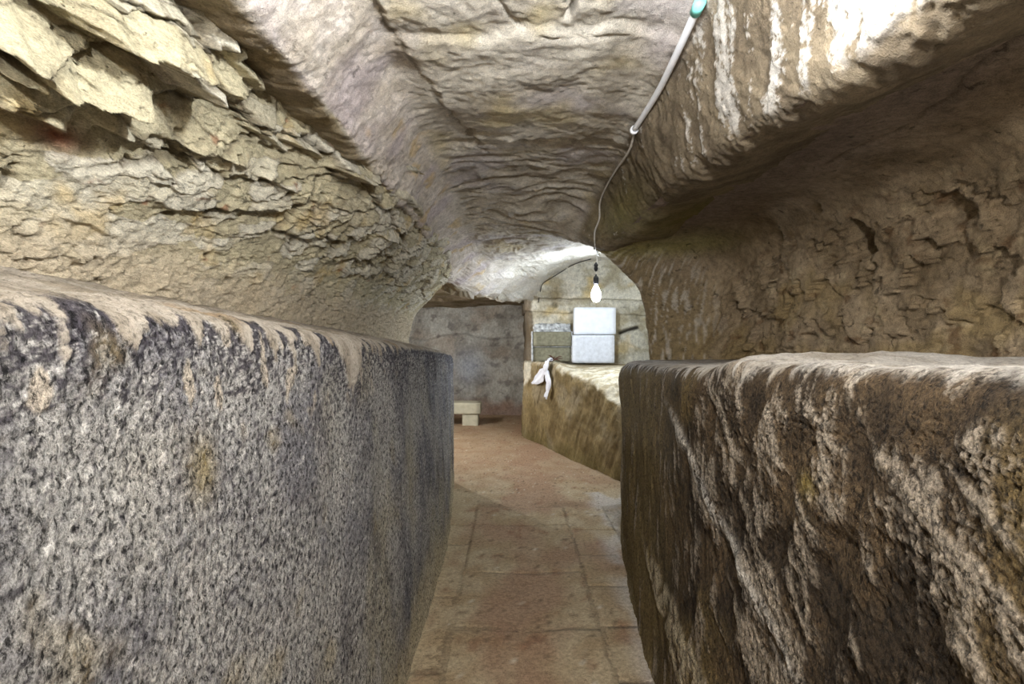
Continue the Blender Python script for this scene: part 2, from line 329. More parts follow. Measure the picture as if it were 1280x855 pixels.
# ------------------------------------------------------------------ ceiling with both flanks
LIP_Y = [0.6, 0.93, 1.07, 1.23, 1.43, 1.7, 2.09, 2.58, 3.5]; LIP_K = [0.01, 0.01, 0.01, 0.018, 0.035, 0.07, 0.105, 0.125, 0.13]
def build_ceiling():
    rows = []
    def near_row(Y, dz=0.0, lx=0.0, rx=0.0):
        return [(-1.0 + lx, Y, 2.02 + dz), (-0.70 + lx, Y, 1.985 + dz), (-0.56 + lx, Y, 1.955 + dz), (-0.515 + lx, Y, 1.965 + dz), (-0.44 + lx, Y, 2.06 + dz), (-0.35 + lx, Y, 2.155 + dz), (-0.15, Y, 2.185 + dz),
                (0.12, Y, 2.195 + dz), (0.36 + rx, Y, 2.195 + dz), (0.49 + rx, Y, 2.16 + dz), (0.56 + rx, Y, 2.03 + dz), (0.61 + rx, Y, 1.90 + dz), (0.645 + rx, Y, 1.82 + dz), (0.72 + rx, Y, 1.80 + dz), (1.0 + rx, Y, 1.93 + dz)]
    for Y, rz in [(-2.6, 0), (-1.0, 0), (0.0, 0), (0.6, 0), (1.1, 0), (1.6, 0.0), (2.1, 0), (2.8, 0.0), (3.5, 0)]:
        r = near_row(Y)
        k = np.interp(Y, LIP_Y, LIP_K)                       # right lip climbs with depth
        for j, w in ((10, 0.2), (11, 0.6), (12, 1), (13, 1), (14, 0.5)): r[j] = (r[j][0], Y, r[j][2] + k * w)
        rows.append(r)
    rows.append([(-1.0, 4.2, 2.0), (-0.72, 4.2, 1.98), (-0.60, 4.2, 1.96), (-0.545, 4.2, 1.98), (-0.45, 4.2, 2.06), (-0.34, 4.2, 2.13), (-0.12, 4.2, 2.14),
                 (0.15, 4.2, 2.12), (0.34, 4.2, 2.08), (0.46, 4.2, 2.02), (0.54, 4.2, 1.975), (0.60, 4.2, 1.95), (0.66, 4.2, 1.93), (0.8, 4.2, 1.93), (1.1, 4.2, 1.95)])
    rows.append([(-1.0, 4.9, 1.98), (-0.72, 4.9, 1.95), (-0.60, 4.9, 1.94), (-0.54, 4.9, 1.96), (-0.44, 4.9, 2.04), (-0.30, 4.9, 2.12), (-0.05, 4.9, 2.14),
                 (0.25, 4.9, 2.14), (0.5, 4.9, 2.14), (0.75, 4.9, 2.15), (1.0, 4.9, 2.15), (1.3, 4.9, 2.14), (1.6, 4.9, 2.12), (2.0, 4.9, 2.05), (2.6, 4.9, 1.9)])
    rows.append([(-1.0, 5.6, 1.92), (-0.75, 5.6, 1.86), (-0.63, 5.6, 1.83), (-0.56, 5.6, 1.85), (-0.44, 5.6, 1.97), (-0.28, 5.6, 2.08), (0.0, 5.6, 2.12),
                 (0.35, 5.6, 2.16), (0.65, 5.6, 2.2), (0.95, 5.6, 2.22), (1.25, 5.6, 2.22), (1.5, 5.6, 2.2), (1.8, 5.6, 2.16), (2.2, 5.6, 2.08), (2.8, 5.6, 1.9)])
    rows.append([(-0.7, 6.8, 1.93), (-0.42, 6.8, 1.87), (-0.30, 6.8, 1.83), (-0.22, 6.8, 1.85), (-0.06, 6.8, 1.98), (0.12, 6.8, 2.09), (0.35, 6.8, 2.17),
                 (0.6, 6.8, 2.24), (0.85, 6.8, 2.28), (1.1, 6.8, 2.30), (1.4, 6.8, 2.30), (1.7, 6.8, 2.28), (2.0, 6.8, 2.22), (2.4, 6.8, 2.1), (2.9, 6.8, 1.9)])
    rows.append([(-0.25, 8.0, 1.96), (0.0, 8.0, 1.90), (0.14, 8.0, 1.86), (0.22, 8.0, 1.88), (0.36, 8.0, 2.05), (0.5, 8.0, 2.18), (0.68, 8.0, 2.28),
                 (0.88, 8.0, 2.36), (1.1, 8.0, 2.38), (1.35, 8.0, 2.38), (1.6, 8.0, 2.36), (1.9, 8.0, 2.32), (2.2, 8.0, 2.24), (2.5, 8.0, 2.1), (3.0, 8.0, 1.9)])
    rows.append([(-0.2, 8.9, 2.0), (0.1, 8.9, 1.97), (0.25, 8.9, 1.95), (0.35, 8.9, 2.0), (0.5, 8.9, 2.2), (0.65, 8.9, 2.3), (0.8, 8.9, 2.4),
                 (0.95, 8.9, 2.45), (1.2, 8.9, 2.5), (1.45, 8.9, 2.5), (1.7, 8.9, 2.5), (2.0, 8.9, 2.4), (2.3, 8.9, 2.3), (2.6, 8.9, 2.1), (3.1, 8.9, 1.9)])
    V = resample(rows, [6, 8, 40, 60, 70, 60, 60, 50, 40, 34, 24, 24, 16, 6], [6, 14, 14, 30, 44, 44, 50, 44, 34, 50, 50, 34, 16, 10])
    X, Y, Z = V[..., 0], V[..., 1], V[..., 2]
    nu, nv = X.shape
    # position across the section, 0..14 in control columns
    vcol = np.concatenate([np.linspace(i, i + 1, c, endpoint=False) for i, c in enumerate([6, 14, 14, 30, 44, 44, 50, 44, 34, 50, 50, 34, 16, 10])] + [[14.0]])
    Vc = np.broadcast_to(vcol, X.shape)
    arc = np.concatenate([np.zeros((nu, 1)), np.cumsum(np.linalg.norm(np.diff(V, axis=1), axis=-1), 1)], 1)
    arc = arc - arc[:, [int(np.argmin(np.abs(vcol - 6.5)))]]       # metres from the crown
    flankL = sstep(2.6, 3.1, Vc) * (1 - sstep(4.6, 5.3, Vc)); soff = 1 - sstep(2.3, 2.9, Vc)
    flankR = sstep(8.6, 9.4, Vc) * (1 - sstep(4.2, 5.0, Y)); crown = sstep(4.8, 5.4, Vc) * (1 - flankR)
    toolz = sstep(2.2, 3.2, Y)
    d = 0.035 * fbm(arc * 1.6, Y * 1.5, 3, 3) + 0.012 * fbm(arc * 7, Y * 7, 4, 7)
    d = d + 0.005 * fbm(arc * 30, Y * 26, 3, 9)
    # scalloped pick marks across the far vault
    wob = 0.25 * fbm(arc * 2, Y * 2, 2, 13)
    marks = ridged(arc * 2.6 + Y * 0.9, (Y + wob + 0.22 * arc * arc) * 6.5, 3, 17)
    d = d + 0.028 * (marks - 0.6) * toolz * crown
    d = d + 0.012 * (ridged(arc * 3, (Y + wob) * 16, 2, 19) - 0.6) * sstep(3.2, 4.4, Y) * crown
    # broken edge running across the vault where a plate of rock fell away
    d = d - 0.03 * sstep(0.0, 0.06, Y + 0.25 * X * X - 2.62 + 0.12 * fbm(X * 5, Y * 2, 3, 23)) * blob(X, Y, 0.18, 2.75, 0.32, 0.40)
    d = d - 0.06 * np.exp(-(seg_dist(X, Y, [(0.06, 2.66), (0.16, 2.70), (0.24, 2.62), (0.30, 2.74)]) / 0.014) ** 2)
    d = d - 0.09 * np.exp(-(seg_dist(X, Y, [(0.185, 1.49), (0.165, 1.56), (0.15, 1.64)]) / 0.007) ** 2)
    crack1 = seg_dist(X + 0.05 * fbm(X * 9, Y * 9, 4, 25), Y, [(-0.36, 1.45), (-0.31, 1.75), (-0.27, 2.05), (-0.20, 2.5), (-0.1, 2.9)])
    d = d - 0.006 * np.exp(-(crack1 / 0.008) ** 2) + 0.012 * sstep(-0.02, 0.02, X + 0.05 * fbm(X * 9, Y * 9, 4, 25) - np.interp(Y, [1.45, 2.05, 2.9], [-0.36, -0.27, -0.1])) * (1 - sstep(2.5, 2.9, Y)) * sstep(0.2, 0.8, Y)
    crack2 = seg_dist(X + 0.012 * fbm(X * 20, Y * 20, 3, 26), Y + 0.012 * fbm(X * 20, Y * 20, 3, 27), [(-0.05, 1.52), (0.02, 1.68), (0.15, 1.74), (0.33, 1.72)])
    d = d + 0.022 * sstep(-0.02, 0.02, Y - 1.70 + 0.1 * fbm(X * 4, X * 0, 2, 28)) * crown * (1 - sstep(2.0, 2.6, Y)) - 0.008 * np.exp(-(crack2 / 0.01) ** 2)
    fw = 0.5 * fbm(arc * 3, Y * 3, 3, 29); w1, w2, wc, wx, wyy = worley(arc * 2.2 + fw, Y * 1.6 + fw, 30)
    d = d + sstep(4.8, 5.6, Y) * (0.07 * (wc - 0.5 + 0.4 * wx) * (1 - sstep(5.2, 6.4, Vc)) + 0.02 * fbm(arc * 6, Y * 6, 4, 32))
    # right flank: tool grooves running down the slope
    Ys = Y - 1.1 * arc + 0.05 * fbm(Y * 5, arc * 6, 3, 31); gro = fbm(Ys * 9, arc * 2.2, 4, 33, 0.6); gro2 = fbm(Ys * 34, arc * 6, 3, 35)
    nearR = 1 - sstep(0.9, 1.5, Y)
    d = d + flankR * (0.009 * gro + 0.004 * gro2 + 0.004 * fbm(Y * 40, arc * 40, 4, 69, 0.75) + 0.012 * nearR * fbm(Y * 22, arc * 14, 4, 37))
    # left flank: fine pitting, ragged lip
    d = d + flankL * 0.003 * fbm(arc * 60, Y * 60, 2, 39) + (1 - sstep(3.0, 3.6, Vc)) * (0.02 + 0.03 * sstep(1.8, 2.4, Y)) * fbm(Y * 7, arc * 5, 5, 41, 0.65)
    # colour
    g = mixc(lin('#d2ccbf'), lin('#b6aea0'), sstep(-0.25, 0.35, fbm(arc * 3, Y * 3, 4, 51)))
    g = mixc(g, lin('#aca5aa'), 0.6 * sstep(0.0, 0.4, fbm(arc * 2.2, Y * 2.2, 3, 53)))
    g = mixc(g, lin('#b9a978'), 0.6 * sstep(0.12, 0.45, fbm(arc * 2.6, Y * 2.0, 3, 55)))
    g = mixc(g, lin('#c6c3bd'), 0.75 * sstep(0.72, 0.92, marks) * toolz * crown)
    g = mixc(g, lin('#948a7a'), 0.5 * (1 - sstep(0.35, 0.60, marks)) * toolz * crown)
    g = mixc(g, lin('#8a8070'), 0.4 * sstep(0.15, 0.4, fbm(arc * 9, Y * 6, 3, 57)) * sstep(1.5, 2.2, Y) * crown)
    fl = mixc(lin('#cfc6bc'), lin('#beb4a6'), sstep(-0.2, 0.3, fbm(arc * 12, Y * 6, 4, 61)))
    fl = mixc(fl, lin('#aea2a8'), 0.6 * sstep(0.0, 0.4, fbm(arc * 3, Y * 3, 3, 63)))
    fl = mixc(fl, lin('#c4a870'), 0.6 * sstep(0.2, 0.45, fbm(arc * 6, Y * 5, 3, 65)) * sstep(1.5, 2.2, Y))
    g = mixc(g, fl, flankL)
    g = mixc(g, lin('#7c6d50'), soff * 0.85)  # shade under the left lip painted into the soffit colour
    st = gro
    rc = mixc(lin('#6f6352'), lin('#8a7d68'), sstep(-0.3, 0.3, fbm(Y * 6, arc * 5, 3, 67)))
    cr = sstep(0.0, 0.16, st + 0.55 * fbm(Y * 40, arc * 40, 4, 69, 0.75) + 0.3 * fbm(Y * 7, arc * 7, 3, 70) - 0.34 * sstep(1.5, 2.4, Y) + 0.20 * nearR - 0.02) * (1 - sstep(11.6, 12.2, Vc))
    rc = mixc(rc, lin('#cbc6be'), 0.9 * cr)
    rc = mixc(rc, lin('#8a8338'), 0.5 * blob(Y, Z, 3.3, 2.0, 0.5, 0.10))
    g = mixc(g, rc, flankR)
    g = mixc(g, lin('#cdcabf'), 0.6 * sstep(5.8, 7.0, Y))
    ckm = np.exp(-(crack1 / 0.006) ** 2); g = mixc(g, lin('#5a5145'), 0.5 * ckm)
    return surface('ceiling', V, d, g, M_CEIL, toward=(0.1, None, 1.2))
ceiling = tagp(build_ceiling(), 'rough hewn vaulted rock ceiling of the passage', kind='structure')

# ------------------------------------------------------------------ right parapet
def build_right_parapet():
    rows = []
    spec = [(-2.6, 0.44, 0.50, 1.28), (-1.0, 0.45, 0.50, 1.28), (0.1, 0.455, 0.50, 1.28), (0.55, 0.46, 0.50, 1.278), (0.9, 0.48, 0.505, 1.266), (1.4, 0.50, 0.52, 1.245), (2.0, 0.535, 0.55, 1.218),
            (2.7, 0.58, 0.59, 1.195), (3.3, 0.64, 0.63, 1.18)]
    for Y, b, t, z in spec:
        rows.append([(b - 0.03, Y, -0.08), (b, Y, 0.05), (b * 0.7 + t * 0.3, Y, 0.4), (b * 0.35 + t * 0.65, Y, 0.8), (t, Y, z - 0.12), (t + 0.006, Y, z - 0.035), (t + 0.03, Y, z - 0.004),
                     (t + 0.13, Y, z - 0.004 if z > 1.25 else z + 0.004), (t + 0.5, Y, min(z + 0.01, 1.25)), (t + 1.4, Y, min(z + 0.02, 1.245))])
    for (x, y) in [(0.685, 3.72), (0.76, 3.98), (1.1, 4.12), (2.4, 4.18)]:
        z = 1.17; rows.append([(x, y + 0.02, -0.08), (x, y + 0.02, 0.05), (x, y + 0.01, 0.4), (x, y, 0.8), (x - 0.02, y, z - 0.14), (x - 0.01, y - 0.01, z - 0.05), (x + 0.03, y - 0.03, z - 0.005),
                     (x + 0.12, y - 0.04, z + 0.008), (x + 0.4, y - 0.04, z + 0.012), (x + 1.0, y - 0.04, z + 0.02)])
    V = resample(rows, [8, 10, 36, 110, 120, 100, 76, 50, 30, 16, 10, 6], [4, 64, 80, 80, 40, 26, 22, 26, 14])
    X, Y, Z = V[..., 0], V[..., 1], V[..., 2]
    T = np.concatenate([np.zeros((X.shape[0], 1)), np.cumsum(np.linalg.norm(np.diff(V, axis=1), axis=-1), 1)], 1) - 0.08
    top = np.interp(Y, [-2.6, 0.55, 0.9, 1.4, 2.0, 2.7, 3.3, 3.8], [1.28, 1.278, 1.266, 1.245, 1.218, 1.195, 1.18, 1.17])
    h = top - Z + np.clip((np.interp(Y, [0, 3.3], [0.54, 0.68]) - X) / 0.05, 0, 1) * 0.0; face = sstep(0.005, 0.04, h) * (X < np.interp(Y, [0, 3.3, 4], [0.56, 0.70, 9]))
    near = 1 - sstep(1.2, 2.6, Y)
    dg = Y
    wpq = 0.05 * fbm(Y * 6, T * 6, 3, 3); pp = (Y - 1.8 * T) / 2.06 + wpq; qq = (1.8 * Y + T) / 2.06      # grooves lean towards the entrance
    gro = (1 - near) * fbm(dg * 14 + 0.6 * fbm(Y * 6, T * 6, 3, 3), T * 3.0, 4, 5, 0.6) + near * fbm(pp * 17, qq * 4.5, 4, 4, 0.6)
    fin = fbm(dg * 36, T * 5, 3, 7)
    cw = 0.02 * fbm(Y * 20, T * 20, 2, 8); crust = 0.75 - 1.5 * np.abs(fbm(Y * 38 + cw * 30, T * 35, 4, 9, 0.8)) - 0.5 * np.abs(perlin(Y * 95, T * 90, 10)); crust = crust * 0.8 - 0.1
    big = fbm(Y * 2.2, T * 2.2, 3, 11)
    amount = sstep(-0.15, 0.25, fbm(Y * 5 + 2.2 * Z, Z * 3, 3, 12) + 0.15 * near)
    edgefade = 0.25 + 0.75 * sstep(0.0, 0.12, h)
    d = face * edgefade * ((0.007 + 0.004 * (1 - near)) * gro + 0.003 * fin + (0.003 + 0.008 * near * (0.3 + 0.7 * amount)) * crust + 0.018 * big + 0.010 * amount * near) + (1 - face) * (0.012 * fbm(X * 5, Y * 5, 4, 13) + 0.004 * fbm(X * 30, Y * 30, 4, 14))
    d = d + (1 - face) * 0.026 * blob(X, Y, 0.85, 1.45, 0.5, 0.16)
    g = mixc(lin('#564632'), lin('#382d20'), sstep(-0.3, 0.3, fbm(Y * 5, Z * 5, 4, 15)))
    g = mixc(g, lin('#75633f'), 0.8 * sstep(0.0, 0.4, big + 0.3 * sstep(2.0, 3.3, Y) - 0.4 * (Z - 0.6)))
    g = mixc(g, lin('#86754f'), 0.75 * sstep(1.7, 2.8, Y) * face)  # olive-brown far part, lightened in colour to offset the weak light there
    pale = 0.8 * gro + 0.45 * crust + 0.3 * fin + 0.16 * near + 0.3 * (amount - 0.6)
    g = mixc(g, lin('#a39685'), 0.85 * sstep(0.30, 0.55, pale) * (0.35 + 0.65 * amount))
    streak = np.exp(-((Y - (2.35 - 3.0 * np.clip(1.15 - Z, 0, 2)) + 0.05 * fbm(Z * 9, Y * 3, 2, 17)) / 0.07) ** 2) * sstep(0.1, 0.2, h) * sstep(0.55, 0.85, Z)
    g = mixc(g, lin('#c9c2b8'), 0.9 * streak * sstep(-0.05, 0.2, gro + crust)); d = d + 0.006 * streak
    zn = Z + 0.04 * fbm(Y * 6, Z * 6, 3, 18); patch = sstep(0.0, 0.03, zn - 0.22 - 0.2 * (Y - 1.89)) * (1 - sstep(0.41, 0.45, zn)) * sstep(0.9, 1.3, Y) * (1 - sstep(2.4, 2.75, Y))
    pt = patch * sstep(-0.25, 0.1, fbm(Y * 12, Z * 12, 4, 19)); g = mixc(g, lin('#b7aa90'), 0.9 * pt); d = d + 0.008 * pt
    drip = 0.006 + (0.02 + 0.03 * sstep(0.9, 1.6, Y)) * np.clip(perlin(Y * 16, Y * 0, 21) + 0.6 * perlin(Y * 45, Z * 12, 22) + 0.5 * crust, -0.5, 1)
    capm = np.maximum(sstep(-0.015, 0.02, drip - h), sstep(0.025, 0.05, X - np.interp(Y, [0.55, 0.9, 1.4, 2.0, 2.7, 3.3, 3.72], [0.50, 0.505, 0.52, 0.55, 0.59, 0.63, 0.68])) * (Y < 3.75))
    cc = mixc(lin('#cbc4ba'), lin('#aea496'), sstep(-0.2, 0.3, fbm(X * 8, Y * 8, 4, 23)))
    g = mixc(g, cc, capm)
    g = mixc(g, lin('#9c8a3c'), 0.35 * (blob(Y, Z, 1.0, 1.06, 0.03, 0.02)))
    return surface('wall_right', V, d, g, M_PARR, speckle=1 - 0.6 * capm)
wall_right = tagp(build_right_parapet(), 'dark brown crusted rock parapet with pale flat top', kind='structure')

# ------------------------------------------------------------------ right niche above the parapet, its arch foot
def build_niche():
    rows = []
    def r(Y, pts): rows.append([(x, Y + (q[0] if q else 0.0), z) for (x, z, *q) in pts])
    base = [(0.655, 1.815), (0.71, 1.815), (0.86, 1.89), (1.15, 1.97), (1.45, 1.93), (1.60, 1.72), (1.66, 1.45), (1.68, 1.10)]
    for Y, sx, sz in [(-1.9, 0, 0), (-1.0, 0, 0), (0.0, 0, 0), (0.5, 0, 0), (0.9, 0, 0), (1.4, 0, 0), (2.0, 0, 0.0), (2.7, -0.05, 0.02), (3.4, -0.13, 0.02)]:
        k = np.interp(Y, LIP_Y, LIP_K)
        r(Y, [(x + sx * max(0, min(1, (x - 0.8) / 0.8)), z + sz * (x > 0.8) + k * max(0, 1 - max(0, x - 0.72) / 0.4)) for x, z in base])
    r(3.9, [(0.64, 1.94), (0.72, 1.935), (0.88, 1.94), (1.12, 1.92), (1.30, 1.80), (1.39, 1.62), (1.42, 1.42), (1.42, 1.10)])
    r(4.05, [(0.66, 1.94), (0.74, 1.91), (0.86, 1.86), (0.99, 1.78), (1.09, 1.66), (1.15, 1.52), (1.18, 1.36), (1.18, 1.10)])
    r(4.12, [(0.60, 1.95), (0.69, 1.89), (0.77, 1.81), (0.84, 1.74), (0.89, 1.66), (0.93, 1.52), (0.955, 1.36), (0.965, 1.10)])
    r(4.22, [(0.58, 1.97), (0.68, 1.905), (0.77, 1.83), (0.845, 1.75), (0.895, 1.67), (0.935, 1.52), (0.96, 1.36), (0.97, 1.10)])
    r(4.42, [(0.70, 2.05), (0.80, 1.97), (0.90, 1.90), (0.98, 1.80), (1.03, 1.68), (1.07, 1.52), (1.09, 1.36), (1.09, 1.10)])
    r(4.5, [(2.3, 2.3), (2.4, 2.2), (2.5, 2.0), (2.5, 1.9), (2.5, 1.8), (2.5, 1.6), (2.5, 1.4), (2.5, 1.1)])
    V = resample(rows, [6, 8, 16, 30, 46, 60, 60, 50, 36, 24, 20, 12, 8, 6], [10, 22, 30, 40, 50, 60, 60])
    X, Y, Z = V[..., 0], V[..., 1], V[..., 2]
    arc = np.concatenate([np.zeros((X.shape[0], 1)), np.cumsum(np.linalg.norm(np.diff(V, axis=1), axis=-1), 1)], 1)
    back = sstep(0.75, 1.0, arc); jamb = sstep(3.85, 4.1, Y)
    f1, f2, cid, ox, oy = worley(Y * 4 + 0.9 * fbm(Y * 7, arc * 7, 4, 3), arc * 5 + 0.9 * fbm(Y * 7, arc * 7, 4, 31), 5)
    f1b, f2b, cidb, oxb, oyb = worley(Y * 12 + 1.0 * fbm(Y * 16, arc * 16, 4, 4), arc * 13 + 1.0 * fbm(Y * 16, arc * 16, 4, 41), 6)
    d = 0.03 * fbm(Y * 1.8, arc * 1.8, 3, 7) + 0.008 * fbm(Y * 16, arc * 16, 4, 9)
    d = d + back * (1 - jamb) * (0.05 * (cid - 0.5 + 0.5 * oy) + 0.013 * (cidb - 0.5 + 0.5 * oyb) - 0.004 * (1 - sstep(0, 0.1, f2 - f1)) + 0.020 * fbm(Y * 9, arc * 10, 5, 10, 0.65))
    d = d + jamb * 0.010 * fbm(X * 60 + Y * 30, Z * 7, 3, 11)
    # hollows in the back wall
    hol = 0
    for (px, py, rx, rz, dep) in [(1072, 248, 0.06, 0.06, 0.24), (1097, 300, 0.08, 0.08, 0.16), (1016, 294, 0.045, 0.04, 0.12), (1108, 332, 0.025, 0.02, 0.08), (1210, 265, 0.10, 0.05, 0.05), (1025, 420, 0.06, 0.02, 0.05), (1150, 215, 0.03, 0.07, 0.04)]:
        y0 = 1.63 * F / (px - 640.0); x0, y0, z0 = P(px, py, y0)
        w = fbm(Y * 10, Z * 10, 3, 13) * 0.6
        e = np.sqrt(((Y - y0) / rx) ** 2 + ((Z - z0) / rz) ** 2) + w
        hol = np.maximum(hol, dep * (1 - sstep(0.85, 1.1, e)))
    d = d - hol * back
    crack = seg_dist(Y + 0.02 * fbm(Y * 8, X * 8, 3, 15), X + 0.03 * fbm(Y * 8, X * 8, 3, 16), [(0.7, 1.05), (1.2, 1.12), (1.8, 1.22), (2.3, 1.2)])
    d = d - 0.012 * np.exp(-(crack / 0.012) ** 2) * (Z > 1.8)
    g = mixc(lin('#a8957a'), lin('#8b795f'), sstep(-0.25, 0.3, fbm(Y * 4, arc * 4, 4, 21)))
    g = mixc(g, lin('#877a74'), 0.75 * (1 - sstep(0.35, 0.85, arc)))
    g = mixc(g, lin('#9d8860'), 0.7 * sstep(0.0, 0.35, fbm(Y * 3, arc * 3, 3, 23) + 0.9 * (1.50 - Z)) * back)
    g = mixc(g, lin('#6a4a2c'), 0.6 * sstep(0.22, 0.45, fbm(Y * 10, arc * 12, 3, 25)) * back)
    g = mixc(g, lin('#b9a888'), 0.5 * sstep(0.2, 0.45, fbm(Y * 7, arc * 9, 4, 27)) * back)
    g = mixc(g, lin('#57483a'), 0.15 * (1 - sstep(0, 0.08, f2b - f1b)) * back * (1 - jamb))
    g = mixc(g, lin('#877758'), 0.8 * jamb)
    g = mixc(g, lin('#c0b8ab'), 0.8 * jamb * sstep(0.05, 0.3, fbm(X * 50 + Y * 25, Z * 6, 3, 29)))
    g = mixc(g, lin('#8f8a3a'), 0.55 * blob(Y, Z, 3.9, 1.93, 0.35, 0.06))
    g = mixc(g, lin('#4f3f30'), 0.5 * np.exp(-(crack / 0.008) ** 2) * (Z > 1.8))
    return surface('niche', V, d, g, M_NICHE, toward=(1.1, None, 1.3), parent=wall_right)
niche = build_niche()
niche['label'] = 'shadowed brown burial niche hollowed above the right parapet'

# ------------------------------------------------------------------ far ochre parapet below the white blocks
FAR_EDGE = [(0.16, 8.35, 1.03), (0.33, 7.75, 1.04), (0.50, 7.2, 1.04), (0.66, 6.70, 0.93), (0.80, 6.28, 0.91), (0.89, 6.02, 0.82), (1.0, 5.7, 0.72), (1.2, 5.1, 0.66), (1.6, 4.5, 0.66)]
def build_far_parapet():
    rows = [[(0.20, 9.2, z) for z in (-0.08, 0.3, 0.7, 0.95)] + [(0.22, 9.2, 1.03), (0.4, 9.2, 1.04), (0.7, 9.25, 1.05), (1.0, 9.3, 1.05)]]
    for x, y, z in FAR_EDGE:
        bx = x - 0.02; n = (0.93, 0.36)
        rows.append([(bx, y, -0.08), (bx, y, z * 0.35), (x, y, z * 0.7), (x + 0.005, y, z * 0.94), (x + 0.03, y + 0.01, z),
                     (x + 0.16, y + 0.08, z * 0.6 + 0.40), (x + 0.42, y + 0.25, 1.0), (x + 1.6, y + 0.9, 1.02)])
    V = resample(rows, [10, 34, 36, 34, 28, 24, 24, 24, 10], [24, 26, 20, 10, 22, 26, 12])
    X, Y, Z = V[..., 0], V[..., 1], V[..., 2]
    top = np.interp(Y, [c[1] for c in FAR_EDGE[::-1]], [c[2] for c in FAR_EDGE[::-1]])
    h = top - Z; face = sstep(0.0, 0.05, h)
    diag = fbm((Y + 0.5 * Z) * 8, Z * 2.2, 3, 3)
    d = 0.03 * fbm(Y * 1.8, Z * 1.8, 3, 5) + face * 0.022 * diag + 0.012 * fbm(Y * 12, Z * 12, 4, 7) + (1 - face) * 0.03 * fbm(X * 5, Y * 5, 4, 9)
    g = mixc(lin('#8d7c58'), lin('#6f5f40'), sstep(-0.25, 0.3, fbm(Y * 3, Z * 4, 4, 11)))
    g = mixc(g, lin('#9a8f78'), 0.6 * sstep(0.0, 0.4, fbm(Y * 2, Z * 2, 3, 13)))
    g = mixc(g, lin('#5a4b31'), 0.7 * sstep(0.2, 0.45, fbm((Y + 0.5 * Z) * 9, Z * 3, 3, 15)))
    pale = sstep(-0.03, 0.03, 0.02 + 0.08 * fbm(Y * 5, Z * 5, 3, 17) - h)
    g = mixc(g, mixc(lin('#cfc6b0'), lin('#a99c80'), sstep(-0.2, 0.3, fbm(X * 9, Y * 9, 4, 19))), pale)
    g = mixc(g, lin('#d6d0bd'), 0.8 * sstep(0.1, 0.3, blob(Y, Z, 8.2, 0.9, 0.22, 0.2) + 0.2 * fbm(Y * 7, Z * 7, 3, 21) - 0.25))
    g = mixc(g, lin('#6b6138'), 0.5 * (1 - sstep(0.0, 0.3, Z + 0.2 * fbm(Y * 3, Z * 3, 2, 23))))
    return surface('wall_far', V, d, g, M_FAR, toward=(0.0, 6.0, 2.2))
wall_far = tagp(build_far_parapet(), 'ochre rock parapet at the bend carrying the white blocks', kind='structure')

# ------------------------------------------------------------------ lit wall behind the bulb
def build_back_wall():
    rows = []
    for x, y in [(0.215, 11.2), (0.21, 9.6), (0.225, 8.5), (0.27, 8.30), (0.8, 8.2), (1.3, 8.1), (1.9, 7.9), (2.5, 7.2), (2.7, 5.5), (2.6, 4.3)]:
        dx = 0.0
        side = y > 8.5
        rows.append([(x, y, -0.1), (x, y, 0.6), (x, y, 1.2), (x, y, 1.7), (x, y - (0 if side else 0.03), 1.95), (x, y - (0 if side else 0.10), 2.2), (x, y - (0 if side else 0.25), 2.5)])
    V = resample(rows, [20, 20, 14, 60, 60, 50, 20, 10, 6], [10, 24, 50, 40, 36, 20])
    X, Y, Z = V[..., 0], V[..., 1], V[..., 2]
    s = X + (8.3 - Y) * 0.4
    d = 0.05 * fbm(s * 1.6, Z * 2, 3, 3) + 0.02 * fbm(s * 6, Z * 7, 4, 5)
    lay = Z + 0.05 * s + 0.04 * fbm(s * 3, Z * 2, 2, 7)
    d = d + 0.05 * sstep(1.92, 1.96, lay) + 0.03 * sstep(1.73, 1.75, lay) - 0.03 * np.exp(-((lay - 1.93) / 0.018) ** 2) - 0.02 * np.exp(-((lay - 1.74) / 0.012) ** 2)
    g = mixc(lin('#c9c4b4'), lin('#a79e86'), sstep(-0.2, 0.35, fbm(s * 3, Z * 4, 4, 9)))
    g = mixc(g, lin('#c7ad72'), 0.5 * sstep(0.1, 0.4, fbm(s * 2.2, Z * 3, 3, 11)))
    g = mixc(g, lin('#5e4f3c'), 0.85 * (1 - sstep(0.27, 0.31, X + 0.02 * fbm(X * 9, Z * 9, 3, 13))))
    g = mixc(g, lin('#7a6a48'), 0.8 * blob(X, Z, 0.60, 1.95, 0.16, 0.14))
    hole = np.exp(-(seg_dist(X, Z, [(1.45, 1.42), (1.55, 1.46), (1.66, 1.49)]) / 0.02) ** 2); d = d - 0.10 * hole; g = mixc(g, lin('#3c352a'), hole)
    d = d - 0.06 * blob(X, Z, 0.60, 1.80, 0.03, 0.04)
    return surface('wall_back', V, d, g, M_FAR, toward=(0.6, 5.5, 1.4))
wall_back = tagp(build_back_wall(), 'pale rock wall lit by the bulb behind the white blocks', kind='structure')

